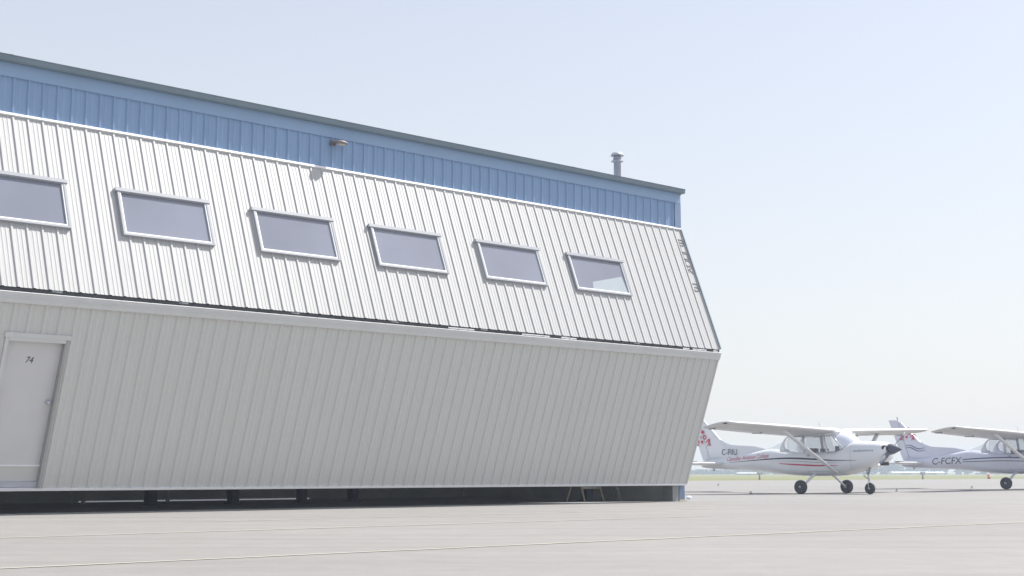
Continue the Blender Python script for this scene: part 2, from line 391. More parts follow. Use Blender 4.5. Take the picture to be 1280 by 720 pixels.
def roofP(s, y, h): return (s, y, 6.64 + h + (y*.05 if y < RD/2 else (RD-y)*.05))
siding(m, roofP, S0, .03, -.05, RD/2, rib=.04); siding(m, roofP, S0, .03, RD/2, RD, rib=.04)
m.obj('roof', M_['gutter'], hangar)
m = MB(); m.box(.0, .032, -.03, RD, 6.60, 6.715); m.obj('gable_trim', M_['gutter'], hangar)
# side, rear and left walls, corner posts
m = MB(); siding(m, lambda s, z, h: (h*1 + .0, s, z), .2, RD, .0, 6.62, rib=.02); m.obj('side_wall', M_['blue_clad'], hangar)
m = MB(); siding(m, lambda s, z, h: (S0 - h, s, z), .0, RD, .0, 6.62, rib=.02); m.obj('side_wall', M_['blue_clad'], hangar)
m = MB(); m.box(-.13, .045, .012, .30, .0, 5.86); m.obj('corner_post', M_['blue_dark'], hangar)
m = MB(); m.box(-.33, -.135, .02, .28, .0, 5.80); m.obj('door_jamb', M_['jamb'], hangar)
m = MB(); m.box(-.14, .10, -.01, .31, .0, .035); m.obj('post_base_plate', M_['wood'], hangar)
m = MB(); m.box(-.025, -.005, .31, RD-.05, .0, 6.5); m.obj('side_lining', M_['inside'], hangar)
IN = 7.2  # partition / rear wall of this bay, daylight under it
m = MB(); prt = [(S0, -10.2, .0), (-10.2, -4.6, .032), (-4.6, -.05, .0)]
for a, b, g in prt: m.box(a, b, IN, IN+.1, g, 6.4)
m.obj('rear_wall', M_['inside'], hangar)
m = MB(); m.box(S0, 0, .3, RD, 6.40, 6.44); m.obj('ceiling_lining', M_['inside'], hangar)
m = MB(); m.box(S0+.05, -.02, .02, .30, 5.80, 6.40); m.obj('header_beam', M_['steel'], hangar)
# interior columns: (pixel x, foot pixel y)
def ray(px, py):
    a = (px-640)/F; b = (360-py)/F; c, s = math.cos(PITCH), math.sin(PITCH)
    return Vector((a, c - b*s, s + b*c))
U2 = Vector((math.sin(PHI), math.cos(PHI))); N2 = Vector((math.cos(PHI), -math.sin(PHI)))
def at_ground(px, py, z=0):
    d = ray(px, py); t = (z-H)/d.z; return Vector((d.x*t, d.y*t, z))
def local(p):   # world -> hangar frame
    q = Vector((p.x-CX, p.y-CY)); return q.dot(U2), -q.dot(N2)
for px, py, wd in ((188, 632, .17), (291, 630.3, .15), (377, 629, .13), (441, 627.6, .16), (734, 626.6, .22)):
    s, y = local(at_ground(px, py)); y = max(y, .4)
    cm = MB()
    for e in (-1, 1): cm.box(s-wd/2, s+wd/2, y+e*.09-.008, y+e*.09+.008, .02, 6.4)
    cm.box(s-.012, s+.012, y-.09, y+.09, .02, 6.4); cm.box(s-wd*.75, s+wd*.75, y-.14, y+.14, .0, .022)
    cm.obj('column', M_['steel'], hangar)
# flue
def fit_x(px, o):   # hangar s for a given pixel column at outward distance o
    k = (px-640)/F
    # (CX + s*U.x + o*N.x) = k * depth ; depth = (Y*cosP + (z-H)*sinP), z ~ 7
    den = U2.x - k*U2.y*math.cos(PITCH)
    return (k*((CY + o*N2.y)*math.cos(PITCH) + (7-H)*math.sin(PITCH)) - CX - o*N2.x)/den
so_ = -2.2; s = fit_x(772, so_); y = -so_
m = MB(); Mz = Matrix.Translation((s, y, 6.70))
m.lathe([(.001, 0), (.085, 0), (.085, 1.06), (.14, 1.065), (.145, 1.08), (.10, 1.085), (.10, 1.15), (.085, 1.16), (.085, 1.22), (.001, 1.22)], Mz, 20)
fl = m.obj('flue_pipe', M_['galv'], hangar)
m = MB(); m.lathe([(.001, 1.235), (.150, 1.20), (.155, 1.215), (.12, 1.27), (.06, 1.29), (.001, 1.295)], Mz, 20)
m.lathe([(.06, 1.15), (.075, 1.24)], Mz, 12)
m.obj('flue_cap', M_['galv'], fl)
# wall light on an arm, below the fascia
m = MB(); s = -9.10
m.box(s-.10, s-.02, -.075, -.02, 6.27, 6.36); m.box(s-.08, s-.03, -.14, -.07, 6.30, 6.33)
lf = m.obj('wall_light', M_['lamp'], hangar)
m = MB(); Ml = Matrix.Translation((s+.03, -.17, 6.315)) @ Matrix.Diagonal((.78, .55, .8, 1))
m.lathe([(.001, .05), (.08, .045), (.15, .02), (.165, -.01), (.15, -.03), (.001, -.03)], Ml, 20); m.obj('lamp_head', M_['lamp'], lf)
m = MB(); m.lathe([(.001, -.031), (.125, -.031), (.10, -.062), (.001, -.070)], Ml, 20); m.obj('lamp_lens', M_['lens'], lf)

# floor slab of the hangar
m = MB(); m.box(S0, .0, .0, RD, -.06, .004); fo = m.obj('hangar_floor', M_['floor'])
fo.location = hangar.location; fo.rotation_euler = hangar.rotation_euler; tag(fo, kind='structure')

def place(o, p, rz=None):
    o.location = p
    if rz is not None: o.rotation_euler = (0, 0, rz)
# ---- small things in and by the hangar
HR = math.pi/2 - PHI
def hw(s, y, z=0): p = Vector((CX, CY)) + U2*s - N2*y; return (p.x, p.y, z)
# trestle
tr = empty('sawhorse', hw(-1.75, 1.2, .004), HR+.25, label='pale wooden sawhorse standing inside near the right post under the door', cat='sawhorse')
m = MB(); m.box(-.42, .42, -.03, .03, .62, .70); m.obj('top_rail', M_['wood'], tr)
for sx in (-.36, .36):
    for sy in (-1, 1):
        m = MB(); m.tube([(sx, sy*.02, .64), (sx*1.1, sy*.22, 0)], .022, 6, smooth=False); m.obj('leg', M_['wood'], tr)
m = MB(); m.box(-.38, .38, -.15, -.13, .26, .31); m.obj('brace', M_['wood'], tr)
st = empty('step_ladder', hw(-1.1, 1.3, .004), HR+.9, label='folding aluminium step ladder beside the wooden sawhorse under the door', cat='ladder')
for sx in (-.2, .2):
    m = MB(); m.tube([(sx, -.35, 0), (sx*.75, 0, 1.25)], .018, 6); m.obj('rail', M_['galv'], st)
    m = MB(); m.tube([(sx, .30, 0), (sx*.75, .02, 1.25)], .014, 6); m.obj('rear_rail', M_['galv'], st)
for k in range(4):
    z = .25+k*.27; m = MB(); m.box(-.19, .19, -.35+z*.28-.04, -.35+z*.28+.04, z, z+.025); m.obj('step', M_['galv'], st)
# low racks at the left
for i, (px, lab) in enumerate(((20, 'low dark storage rack under the door at the left edge, below the white access door'),
                             (150, 'low dark storage rack left of the first dark column, partly under the access door'))):
    p = at_ground(px, 629); s, y = local(p); y = max(y, 1.0)
    rk = empty('storage_rack', hw(s, y, .004), HR, label=lab, cat='rack', group='low storage racks inside the hangar')
    m = MB(); m.box(-.95, .95, -.3, .3, .30, .36); m.obj('shelf', M_['inside'], rk)
    m = MB(); m.box(-.9, .9, -.2, .28, .36, .62); m.obj('storage_box', M_['steel'], rk)
    for sx in (-.9, .9):
        for sy in (-.27, .27):
            m = MB(); m.box(sx-.03, sx+.03, sy-.03, sy+.03, 0, .298); m.obj('leg', M_['inside'], rk)
# pale stone holding at the post foot
import bmesh
def rock(name, loc, r, mt, seed, sc=(1, .8, .6)):
    bm = bmesh.new(); bmesh.ops.create_icosphere(bm, subdivisions=3, radius=r); rr = random.Random(seed)
    off = [Vector((rr.uniform(-1, 1), rr.uniform(-1, 1), rr.uniform(-1, 1))).normalized() for _ in range(9)]
    for v in bm.verts:
        d = v.co.normalized()
        for o_ in off: v.co *= 1 - .10*max(0, d.dot(o_)-.55)*2
        v.co = Vector((v.co.x*sc[0], v.co.y*sc[1], v.co.z*sc[2]))
    for f in bm.faces: f.smooth = True
    me = bpy.data.meshes.new(name); bm.to_mesh(me); bm.free(); me.materials.append(mt)
    o = bpy.data.objects.new(name, me); C.objects.link(o); o.location = loc; return o
st_ = rock('white_stone', (0, 0, 0), .07, M_['stone'], 3)
p = at_ground(861, 624.5); st_.location = (p.x, p.y, .045)
tag(st_, 'small bright white stone on the ground at the foot of the blue corner post', 'stone')

# ------------------------------------------------------------------ ground
P1 = Vector((10.13, 46.51)); P2 = Vector((19.05, 53.4)); DIP = .07
def gz(x, y): return -DIP*math.exp(-(((x-P1.x)**2 + (y-P1.y)**2)/(2*7.0**2)))
m = MB(); xs = [-70, -40, -20] + [-10 + i*1.5 for i in range(34)] + [45, 60, 90, 140, 220, 320]; ys = [-40, -15, 0, 10, 20] + [26 + i*1.5 for i in range(34)] + [80, 90]
n = len(xs); nv = []
for y in ys: nv += [(x, y, gz(x, y)) for x in xs]
nv += [(x, max(98 + x, 95), 0) for x in xs]
rows = len(ys) + 1
m.add(nv, [(i*n+j, i*n+j+1, (i+1)*n+j+1, (i+1)*n+j) for i in range(rows-1) for j in range(n-1)], True)
tag(m.obj('apron', M_['apron']), kind='structure')
m = MB(); m.add([(-4000, -4000, -.12), (4000, -4000, -.12), (4000, 6000, -.12), (-4000, 6000, -.12)], [(0, 1, 2, 3)])
tag(m.obj('grass_field', M_['grass']), kind='structure')
def strip(name, o, s0, s1, wd, mt, label=None):
    m = MB(); nseg = 60; rr = random.Random(int(o*10))
    a = []
    for i in range(nseg+1):
        s = s0 + (s1-s0)*i/nseg; j = rr.uniform(-.012, .012); ww = wd*rr.uniform(.75, 1.2)
        for e in (-1, 1): q = Vector((CX, CY)) + U2*s + N2*(o+j+e*ww/2); a.append((q.x, q.y, .004))
    m.add(a, [(2*i, 2*i+1, 2*i+3, 2*i+2) for i in range(nseg)])
    return tag(m.obj(name, mt), kind='structure')
strip('painted_line', 7.25, -27, -7.8, .07, M_['lineyellow'])
strip('painted_line', 11.4, -27, -2.5, .06, M_['lineyellow'])
strip('painted_line', 4.6, -14, -4.5, .05, M_['lineyellow'])
def crack(pts, wd, seed):
    rr = random.Random(seed); m = MB(); P_ = []
    for (x0, y0), (x1, y1) in zip(pts, pts[1:]):
        n_ = int(math.hypot(x1-x0, y1-y0)/.25)+1
        for i in range(n_): t = i/n_; P_.append((x0+(x1-x0)*t + rr.uniform(-.04, .04), y0+(y1-y0)*t + rr.uniform(-.04, .04)))
    a = []
    for i, (x, y) in enumerate(P_):
        x2, y2 = P_[min(i+1, len(P_)-1)]; x1, y1 = P_[max(i-1, 0)]; d = Vector((x2-x1, y2-y1)).normalized(); w2 = wd*rr.uniform(.4, 1.2)/2
        a += [(x-d.y*w2, y+d.x*w2, .004 + gz(x, y)), (x+d.y*w2, y-d.x*w2, .004 + gz(x, y))]
    m.add(a, [(2*i, 2*i+1, 2*i+3, 2*i+2) for i in range(len(P_)-1)])
    tag(m.obj('pavement_crack', M_['crack']), kind='structure')
M_['crack'] = mat('crack_filler', (.17, .165, .155), .8, var=.2)
# slab joints
M_['joint'] = mat('joint_sealant', (.20, .19, .18), .8, var=.2)
for o_ in (): strip('slab_joint', o_, -30, 18, .022, M_['joint'])

# ------------------------------------------------------------------ light aircraft
def interp(tab, x):
    """smooth (Catmull-Rom like) interpolation of table rows (x, a, b, ...)"""
    n = len(tab)
    for i in range(n-1):
        if x <= tab[i+1][0] or i == n-2:
            x0, x1 = tab[i][0], tab[i+1][0]; t = (x-x0)/(x1-x0); out = []
            for k in range(1, len(tab[0])):
                p0, p1 = tab[i][k], tab[i+1][k]
                m0 = (p1-tab[i-1][k])/(x1-tab[i-1][0])*(x1-x0) if i > 0 else p1-p0
                m1 = (tab[i+2][k]-p0)/(tab[i+2][0]-x0)*(x1-x0) if i < n-2 else p1-p0
                out.append((2*t**3-3*t**2+1)*p0 + (t**3-2*t**2+t)*m0 + (-2*t**3+3*t**2)*p1 + (t**3-t**2)*m1)
            return out
FT = [  # xs, halfwidth, bottom, top, exponent
    (.36, .26, 1.14, 1.58, 2.2), (.44, .36, 1.06, 1.61, 2.4), (.62, .43, .93, 1.64, 2.6), (1.0, .49, .80, 1.66, 2.8), (1.48, .53, .70, 1.665, 2.9),
    (1.75, .545, .64, 1.56, 3.0), (2.1, .55, .59, 1.40, 3.4), (2.6, .55, .57, 1.36, 3.8), (3.3, .545, .57, 1.36, 3.8), (3.9, .52, .59, 1.37, 3.6),
    (4.5, .45, .64, 1.44, 3.0), (4.9, .39, .68, 1.47, 2.6), (5.5, .31, .73, 1.39, 2.4), (6.2, .23, .76, 1.29, 2.3), (7.0, .14, .80, 1.18, 2.2), (7.7, .07, .83, 1.12, 2.1), (7.95, .035, .87, 1.06, 2.0)]
def section(x, n=36, g=0):
    w_, zb, zt, ex = interp(FT, x); w_ += g
    zb -= g; zt += g
    r = []
    for k in range(n):
        t = 2*math.pi*k/n; c, s = math.cos(t), math.sin(t)
        r.append((2.85-x, w_*math.copysign(abs(c)**(2/ex), c), (zb+zt)/2 + (zt-zb)/2*math.copysign(abs(s)**(2/ex), s)))
    return r
def foil(chord, thick, n=9, camber=.02):
    up, lo = [], []
    for i in range(n+1):
        x = (1-math.cos(math.pi*i/n))/2
        t = 5*thick*(.2969*math.sqrt(x)-.126*x-.3516*x*x+.2843*x**3-.1036*x**4)
        c = camber*4*x*(1-x)*1.0
        up.append((x*chord, (c+t)*chord)); lo.append((x*chord, (c-t)*chord))
    return up + lo[::-1][1:-1]
AX = {}
def shape(mb, k):   # convenience for subrange of fuselage
    pass
def make_plane(loc, rz, lab, style):
    pl = empty('light_aircraft', loc, rz, label=lab, cat='aircraft', group='high-wing training aircraft parked on the apron')
    body_m = M_['plane_white'] if style == 1 else M_['plane_lilac']
    # fuselage
    m = MB(); X = [.36, .39, .44, .52, .62, .8] + [1.0+.12*i for i in range(58)] + [7.95]
    X = [x for x in X if x <= 7.95]
    rings = [section(x) for x in X]; m.rings(rings)
    c0 = sum((Vector(p) for p in rings[0]), Vector())/len(rings[0])
    fus = m.obj('fuselage', body_m, pl)
    bvh = BVHTree.FromPolygons([Vector(v) for v in m.v], m.f)
    def side(x, z, sgn, off=.004):   # sgn -1 = right side (-y)
        hit = bvh.ray_cast(Vector((2.85-x, sgn*2, z)), Vector((0, -sgn, 0)))
        y = hit[0].y if hit[0] else sgn*.1
        return (2.85-x, y + sgn*off, z)
    # cowl intakes
    for sg in (-1, 1):
        k = MB(); Mi = Matrix.Translation((2.85-.405, sg*.235, 1.44)) @ Matrix.Rotation(R(90), 4, 'Y') @ Matrix.Rotation(sg*R(-22), 4, 'X') @ Matrix.Diagonal((.85, 1.1, 1, 1))
        k.lathe([(.001, .0), (.10, .0), (.10, .03), (.085, .035), (.001, .035)], Mi, 18); k.obj('cowl_intake', M_['dark'], fus)
    k = MB(); k.box(2.85-.62, 2.85-.50, -.16, .16, .90, 1.0); k.obj('carburettor_intake', M_['dark'], fus)
    k = MB(); k.tube([(2.85-.95, -.22, .84), (2.85-1.0, -.26, .62)], .035, 10); k.obj('exhaust_pipe', M_['grey'], fus)
    # panel lines / cowl seam
    k = MB(); tb = []
    for i in range(2, 17):
        tb.append(section(1.465, g=.003)[i])
    a = [Vector(p) for p in section(1.463, g=.0015)]; b = [Vector(p) for p in section(1.470, g=.0015)]
    k.rings([a, b], caps=False); k.obj('cowl_seam', M_['grey'], fus)
    # spinner and propeller
    hub = Vector((2.85-.30, 0, 1.40)); Ms = Matrix.Translation(hub) @ Matrix.Rotation(R(90), 4, 'Y')
    pr = MB(); pr.lathe([(.001, -.06), (.165, -.08), (.17, -.02), (.155, .06), (.115, .16), (.075, .25), (.035, .33), (.003, .38)], Ms, 24)
    prop = pr.obj('spinner', M_['spin'], pl)
    ang = R(34) if style == 1 else R(60)
    for e in (0, math.pi):
        k = MB(); rs = []
        for i in range(13):
            q = i/12; r = .12 + .84*q; ch = .095 + .07*math.sin(math.pi*min(1, q*1.15)) - .05*q; ch *= 1 if q < .93 else .6
            tw = R(58 - 40*q); th = .028*(1-q*.75)
            ring = []
            for j in range(10):
                t = 2*math.pi*j/10; u = math.cos(t)*ch/2; v = math.sin(t)*th/2
                ring.append(hub + Matrix.Rotation(ang+e, 3, 'X') @ Vector((u*math.sin(tw)+v*math.cos(tw), r, u*math.cos(tw)-v*math.sin(tw))))
            rs.append(ring)
        nb = int(len(rs)-2); k.rings(rs[:nb]); bl = k.obj('propeller_blade', M_['prop'], prop)
        k = MB(); k.rings(rs[nb-1:]); tpo = k.obj('blade_tip', M_['farwhite'], prop)
    # wing
    def wing_at(y):
        ay = abs(y)
        if ay < 2.55: ch, le = 1.63, 2.08
        else:
            q = min((ay-2.55)/2.85, 1); ch = 1.63 - .50*q; le = 2.08 + .16*q
        zz = 1.985 + max(0, ay-.5)*math.tan(R(1.73)); th = .115
        if ay > 5.3:
            q = (ay-5.3)/.22; th *= max(.06, math.sqrt(max(0, 1-q*q))); le += .10*q*q; ch *= 1-.13*q*q; zz += .02*q
        return ch, le, zz, th
    for sg in (-1, 1):
        k = MB(); rs = []
        for y in (0, .5, 1.2, 2.0, 2.55, 3.2, 3.9, 4.6, 5.15, 5.3, 5.38, 5.45, 5.49, 5.515):
            ch, le, zz, th = wing_at(y)
            rs.append([(2.85-(le+px), sg*y, zz+.03+pz*1.05 - .155*(px/ch)) for px, pz in foil(ch, th)])
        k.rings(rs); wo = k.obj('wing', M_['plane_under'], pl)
        # flap and aileron: thin outlines proud of the trailing edge, with a gap line
        for nm, ya, yb in (('flap', .62, 2.60), ('aileron', 2.66, 5.10)):
            kk = MB(); rr = []
            for y in (ya, (ya+yb)/2, yb):
                ch, le, zz, th = wing_at(y); f = foil(ch, th); cr = []
                droop = .0
                for px, pz in ((.76, .052), (.80, .048), (1.005, .004), (1.0, -.004), (.80, -.022), (.76, -.016)):
                    cr.append((2.85-(le+px*ch), sg*y, zz + .03 + pz*ch*1.05 - .155*px - droop*max(0, px-.76)))
                rr.append(cr)
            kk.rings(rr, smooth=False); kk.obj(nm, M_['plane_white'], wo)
        for y in (.6, 2.63, 5.13):
            ch, le, zz, th = wing_at(y); kk = MB()
            kk.box(2.85-(le+.98*ch), 2.85-(le+.74*ch), sg*y-.008, sg*y+.008, zz-.15, zz-.105)
            kk.obj('hinge_bracket', M_['grey'], wo)
        # navigation light on the tip
        kk = MB(); Mn = Matrix.Translation((2.85-2.47, sg*5.47, 2.15)) @ Matrix.Diagonal((1.6, .5, .7, 1)); kk.lathe([(.001, -.05), (.045, -.04), (.06, 0), (.045, .04), (.001, .05)], Mn, 12); kk.obj('navigation_light', M_['dark'], wo)
        # strut
        kk = MB(); a_ = Vector((2.85-1.98, sg*.52, .66)); b_ = Vector((2.85-2.48, sg*2.62, 1.99)); rs = []
        d = (b_-a_).normalized(); e2 = d.cross(Vector((1, 0, 0))).normalized(); e1 = e2.cross(d)
        for q in (0, .02, .06, .5, .94, .98, 1):
            p = a_.lerp(b_, q); s_ = .75 if q in (0, 1) else 1
            rs.append([p + e1*math.cos(t)*.085*s_ + e2*math.sin(t)*.032*s_ for t in [2*math.pi*j/12 for j in range(12)]])
        kk.rings(rs); kk.obj('wing_strut', M_['plane_white'], pl)
    # cabin roof between the wing roots + greenhouse pillars
    k = MB(); rs = []
    for x, z0, z1, w_ in ((1.98, 1.95, 1.99, .44), (2.1, 1.92, 2.05, .50), (2.5, 1.89, 2.12, .52), (3.2, 1.86, 2.05, .52), (3.7, 1.84, 1.95, .50), (3.86, 1.84, 1.90, .48)):
        rs.append([(2.85-x, w_*c, (z0+z1)/2 + (z1-z0)/2*s) for c, s in ((1, -.6), (1, .3), (.8, .9), (.3, 1), (-.3, 1), (-.8, .9), (-1, .3), (-1, -.6), (-.8, -1), (.8, -1))])
    k.rings(rs, smooth=True)
    k.obj('cabin_roof', body_m, pl)
    GX = lambda x: 2.85-x
    k = MB(); rs = []
    for i in range(8):
        t = i/7; x = 3.86 + 1.0*t; ztop = 1.885 - .40*t - .03*math.sin(math.pi*t); w_ = .50 - .135*t; zb_ = 1.38 + .06*t
        rs.append([(GX(x), w_*math.copysign(abs(math.cos(a_))**.5, math.cos(a_)), zb_ + (ztop-zb_)*math.sin(a_)**.6) for a_ in [math.pi*j/16 for j in range(17)]])
    k.rings(rs, close=False, caps=False); k.obj('rear_window', M_['cabin_glass'], pl)
    for sg in (-1, 1):
        y0, y1 = .50*sg, .485*sg
        def pillar(pts, wd, nm='window_pillar'):
            q = MB(); q.tube(pts, wd, 8); q.obj(nm, body_m, pl)
        pillar([(GX(1.72), .50*sg, 1.42), (GX(2.0), .50*sg, 1.70), (GX(2.22), .485*sg, 1.93)], [.022, .028, .03])
        pillar([(GX(2.33), .525*sg, 1.32), (GX(2.42), .515*sg, 1.62), (GX(2.50), .49*sg, 1.92)], .036)
        pillar([(GX(3.22), .525*sg, 1.32), (GX(3.26), .515*sg, 1.62), (GX(3.28), .49*sg, 1.92)], .045)
        # aft quarter with rounded window opening : filled skin between arc and edge
        q = MB(); n = 12; arc = []; outr = []
        for i in range(n+1):
            t = i/n; ang2 = R(-90 + 180*t)
            arc.append((3.62 + .42*max(0, math.cos(ang2))**.8, 1.615 + .245*math.sin(ang2)))
        outer = [(3.62, 1.33), (3.78, 1.33), (3.93, 1.33), (4.08, 1.34), (4.24, 1.36), (4.25, 1.45), (4.20, 1.55), (4.15, 1.64), (4.09, 1.72), (4.02, 1.79), (3.93, 1.85), (3.80, 1.90), (3.6, 1.93)]
        def yy(x): return sg*(.525 if x < 3.6 else .525 - (x-3.6)*.115)
        vi = [(GX(x), yy(x), z) for x, z in arc] + [(GX(x), yy(x), z) for x, z in outer]
        vi += [(a, b-sg*.02, c) for a, b, c in vi]; nn = n+1; fs = []
        for i in range(n):
            fs.append((i, i+1, nn+i+1, nn+i)); fs.append((2*nn+i, 2*nn+nn+i, 2*nn+nn+i+1, 2*nn+i+1)); fs.append((i, 2*nn+i, 2*nn+i+1, i+1)); fs.append((nn+i, nn+i+1, 3*nn+i+1, 3*nn+i))
        q.add(vi, fs, True); q.obj('quarter_panel', body_m, pl)
        q = MB(); q.box(GX(3.60), GX(1.95), sg*.50-.02, sg*.50+.02, 1.885, 1.95); q.obj('door_header', body_m, pl)
        q = MB(); q.quadbox(lambda a, b, h: (GX(a), sg*(.522+h), b), (2.02, 1.36), (2.36, 1.36), (2.45, 1.89), (2.22, 1.89), -.004, 0); q.obj('side_window', M_['cabin_glass'], pl)
        q = MB(); q.quadbox(lambda a, b, h: (GX(a), sg*(.512+h), b), (2.40, 1.36), (3.20, 1.36), (3.24, 1.89), (2.50, 1.89), -.004, 0); q.obj('side_window', M_['cabin_glass'], pl)
        q = MB(); q.quadbox(lambda a, b, h: (GX(a), sg*(.505+h), b), (3.28, 1.37), (3.92, 1.37), (3.86, 1.88), (3.30, 1.89), -.004, 0); q.obj('side_window', M_['cabin_glass'], pl)
        # door outline seam + handle
        q = MB()
        for a, b in (((2.28, 1.33), (2.26, .72)), ((3.2, 1.33), (3.08, .72))):
            P0 = side(a[0], a[1], sg); P1_ = side(b[0], b[1], sg); mid = side((a[0]+b[0])/2, 1.0, sg); q.tube([P0, mid, P1_], .005, 4)
        q.tube([side(x, .72, sg) for x in (2.26, 2.6, 3.08)], .005, 4)
        q.obj('door_seam', M_['grey'], fus)
        q = MB(); q.tube([side(3.0, 1.22, sg, .02), side(3.1, 1.22, sg, .02)], .014, 6); q.obj('door_handle', M_['grey'], fus)
        # main gear
        q = MB(); q.tube([(GX(2.86), sg*.35, .66), (GX(2.86), sg*.62, .56), (GX(2.86), sg*.95, .36), (GX(2.85), sg*1.17, .235)], [.05, .045, .038, .032], 8); q.obj('gear_leg', body_m, pl)
        q = MB(); Mw = Matrix.Translation((0, sg*1.265, .222)) @ Matrix.Rotation(R(90), 4, 'X')
        q.lathe([(.115, -.06), (.15, -.078), (.19, -.078), (.215, -.055), (.222, -.02), (.222, .02), (.215, .055), (.19, .078), (.15, .078), (.115, .06)], Mw, 28)
        wh = q.obj('wheel', M_['tyre'], pl)
        q = MB(); q.lathe([(.001, -.062), (.03, -.075), (.045, -.07), (.05, -.045), (.085, -.035), (.115, -.06), (.118, -.055), (.118, .055), (.115, .06), (.085, .035), (.05, .045), (.045, .07), (.001, .075)], Mw, 20); q.obj('wheel_rim', M_['rim'], wh)
        q = MB(); q.tube([(.0, sg*1.13, .235), (.0, sg*1.22, .225)], .03, 8); q.box(-.05, .05, sg*1.17-.02, sg*1.17+.02, .17, .30); q.obj('brake_caliper', M_['grey'], wh)
        # tailplane
        q = MB(); rs = []
        for y in (0, .15, 1.2, 1.62, 1.70, 1.725):
            t = y/1.72; ch = 1.32 - .42*t; le = 6.86 + .24*t
            if y > 1.62: ch *= .93
            th = .09 if y < 1.65 else .045
            rs.append([(GX(le+px), sg*y, 1.00+pz-.05*px) for px, pz in foil(ch, th, 7, 0)])
        q.rings(rs); tp = q.obj('tailplane', M_['plane_white'], pl)
        q = MB(); q.box(GX(7.24), GX(7.10), sg*1.25, sg*1.70, 1.032, 1.05); q.obj('elevator_horn', M_['dark'], tp)
    # windshield
    k = MB(); rs = []
    for i in range(7):
        q = i/6; ring = []
        for j in range(13):
            t = -1 + 2*j/12
            xb = 1.46 + .40*abs(t)**2.2; zb_ = 1.665 - .26*abs(t)**2.5; yb = .50*t
            xt = 2.12 + .12*abs(t)**2; zt = 2.035 - .06*abs(t)**2; yt = .47*t
            bul = .06*math.sin(math.pi*q)
            ring.append((GX(xb+(xt-xb)*q - bul*.6), yb+(yt-yb)*q, zb_+(zt-zb_)*q + bul))
        rs.append(ring)
    k.rings(rs, close=False, caps=False); k.obj('windshield', M_['screen'], pl)
    # seats, panel
    for sg in (-1, 1):
        k = MB(); k.box(GX(3.05), GX(2.95), sg*.28-.17, sg*.28+.17, 1.30, 1.46); k.obj('seat_back', M_['seat'], pl)
    k = MB(); k.box(GX(2.08), GX(1.80), -.45, .45, 1.36, 1.52); k.obj('instrument_panel', M_['seat'], pl)
    # nose gear
    k = MB(); k.tube([(GX(1.22), 0, .84), (GX(1.14), 0, .42)], [.035, .025], 8)
    for sy in (-1, 1): k.tube([(GX(1.15), sy*.02, .44), (GX(1.13), sy*.085, .34), (GX(1.12), sy*.085, .18)], .016, 6)
    k.tube([(GX(1.12), -.1, .18), (GX(1.12), .1, .18)], .016, 6)
    ng = k.obj('nose_gear_leg', M_['farwhite'], pl)
    k = MB(); k.tube([(GX(1.19), 0, .70), (GX(1.34), 0, .58), (GX(1.15), 0, .46)], .014, 6); k.obj('torque_link', M_['grey'], ng)
    k = MB(); Mw = Matrix.Translation((GX(1.12), 0, .182)) @ Matrix.Rotation(R(90), 4, 'X')
    k.lathe([(.09, -.045), (.12, -.06), (.155, -.058), (.178, -.03), (.182, 0), (.178, .03), (.155, .058), (.12, .06), (.09, .045)], Mw, 24); wn = k.obj('wheel', M_['tyre'], pl)
    k = MB(); k.lathe([(.001, -.06), (.03, -.06), (.04, -.03), (.09, -.045), (.092, .045), (.04, .03), (.03, .06), (.001, .06)], Mw, 18); k.obj('wheel_rim', M_['rim'], wn)
    # fin, dorsal and rudder (span in z)
    def fin_le(z): 
        if z < 1.62: return 6.98 - (1.62-z)*1.3 if False else 6.95 - (1.62-z)*.6
        return 6.95 + (z-1.62)*.82
    k = MB(); rs = []
    for z in (1.10, 1.3, 1.62, 2.0, 2.35, 2.60, 2.66, 2.70):
        le = 6.88 + (z-1.62)*1.08; te = 7.90 + (z-1.10)*.38
        if z > 2.6: le += (z-2.6)*1.2
        ch = te-le; th = .075 if z < 2.65 else .04
        rs.append([(GX(le+px), pz, z) for px, pz in foil(ch, th, 8, 0)])
    k.rings(rs); fin = k.obj('fin', body_m, pl)
    k = MB()  # dorsal fairing : low blade running forward from the fin
    zz = [(5.05, 1.455), (5.6, 1.56), (6.25, 1.60), (6.62, 1.625), (6.85, 1.70), (7.05, 1.80), (7.2, 1.84)]
    rs = []
    for x, zt in zz:
        base = 1.20 if x > 5.2 else 1.40; hw_ = .012 + .02*(x-5.05)/2.3
        rs.append([(GX(x), -hw_-.02, base), (GX(x), -hw_, (base+zt)/2), (GX(x), -.008, zt), (GX(x), .008, zt), (GX(x), hw_, (base+zt)/2), (GX(x), hw_+.02, base)])
    k.rings(rs, smooth=False); k.obj('dorsal_fairing', body_m, fin)
    k = MB()
    a = [(7.55 + (z-1.10)*.33 + .02, z) for z in (1.2, 2.62)]
    for sy in (-1, 1): k.tube([(GX(a[0][0]), sy*.036, a[0][1]), (GX(a[1][0]), sy*.030, a[1][1])], .006, 4)
    k.obj('rudder_hinge_line', M_['grey'], fin)
    k = MB(); k.tube([(GX(8.1), 0, 2.67), (GX(8.1), 0, 2.78)], .02, 8); k.lathe([(.001, 2.76), (.035, 2.765), (.03, 2.81), (.001, 2.82)], Matrix.Translation((GX(8.1), 0, .01)), 10); k.obj('beacon', M_['galv'], fin)
    k = MB(); k.tube([(GX(4.3), 0, 1.9), (GX(4.45), 0, 2.12)] if False else [(GX(2.9), 0, 2.08), (GX(3.02), 0, 2.34)], .006, 5); k.obj('antenna', M_['grey'], pl)
    # tail tie down ring and step
    k = MB(); k.tube([(GX(7.35), 0, .87), (GX(7.42), 0, .74), (GX(7.50), 0, .87)], .014, 6); k.obj('tail_skid', M_['dark'], fus)
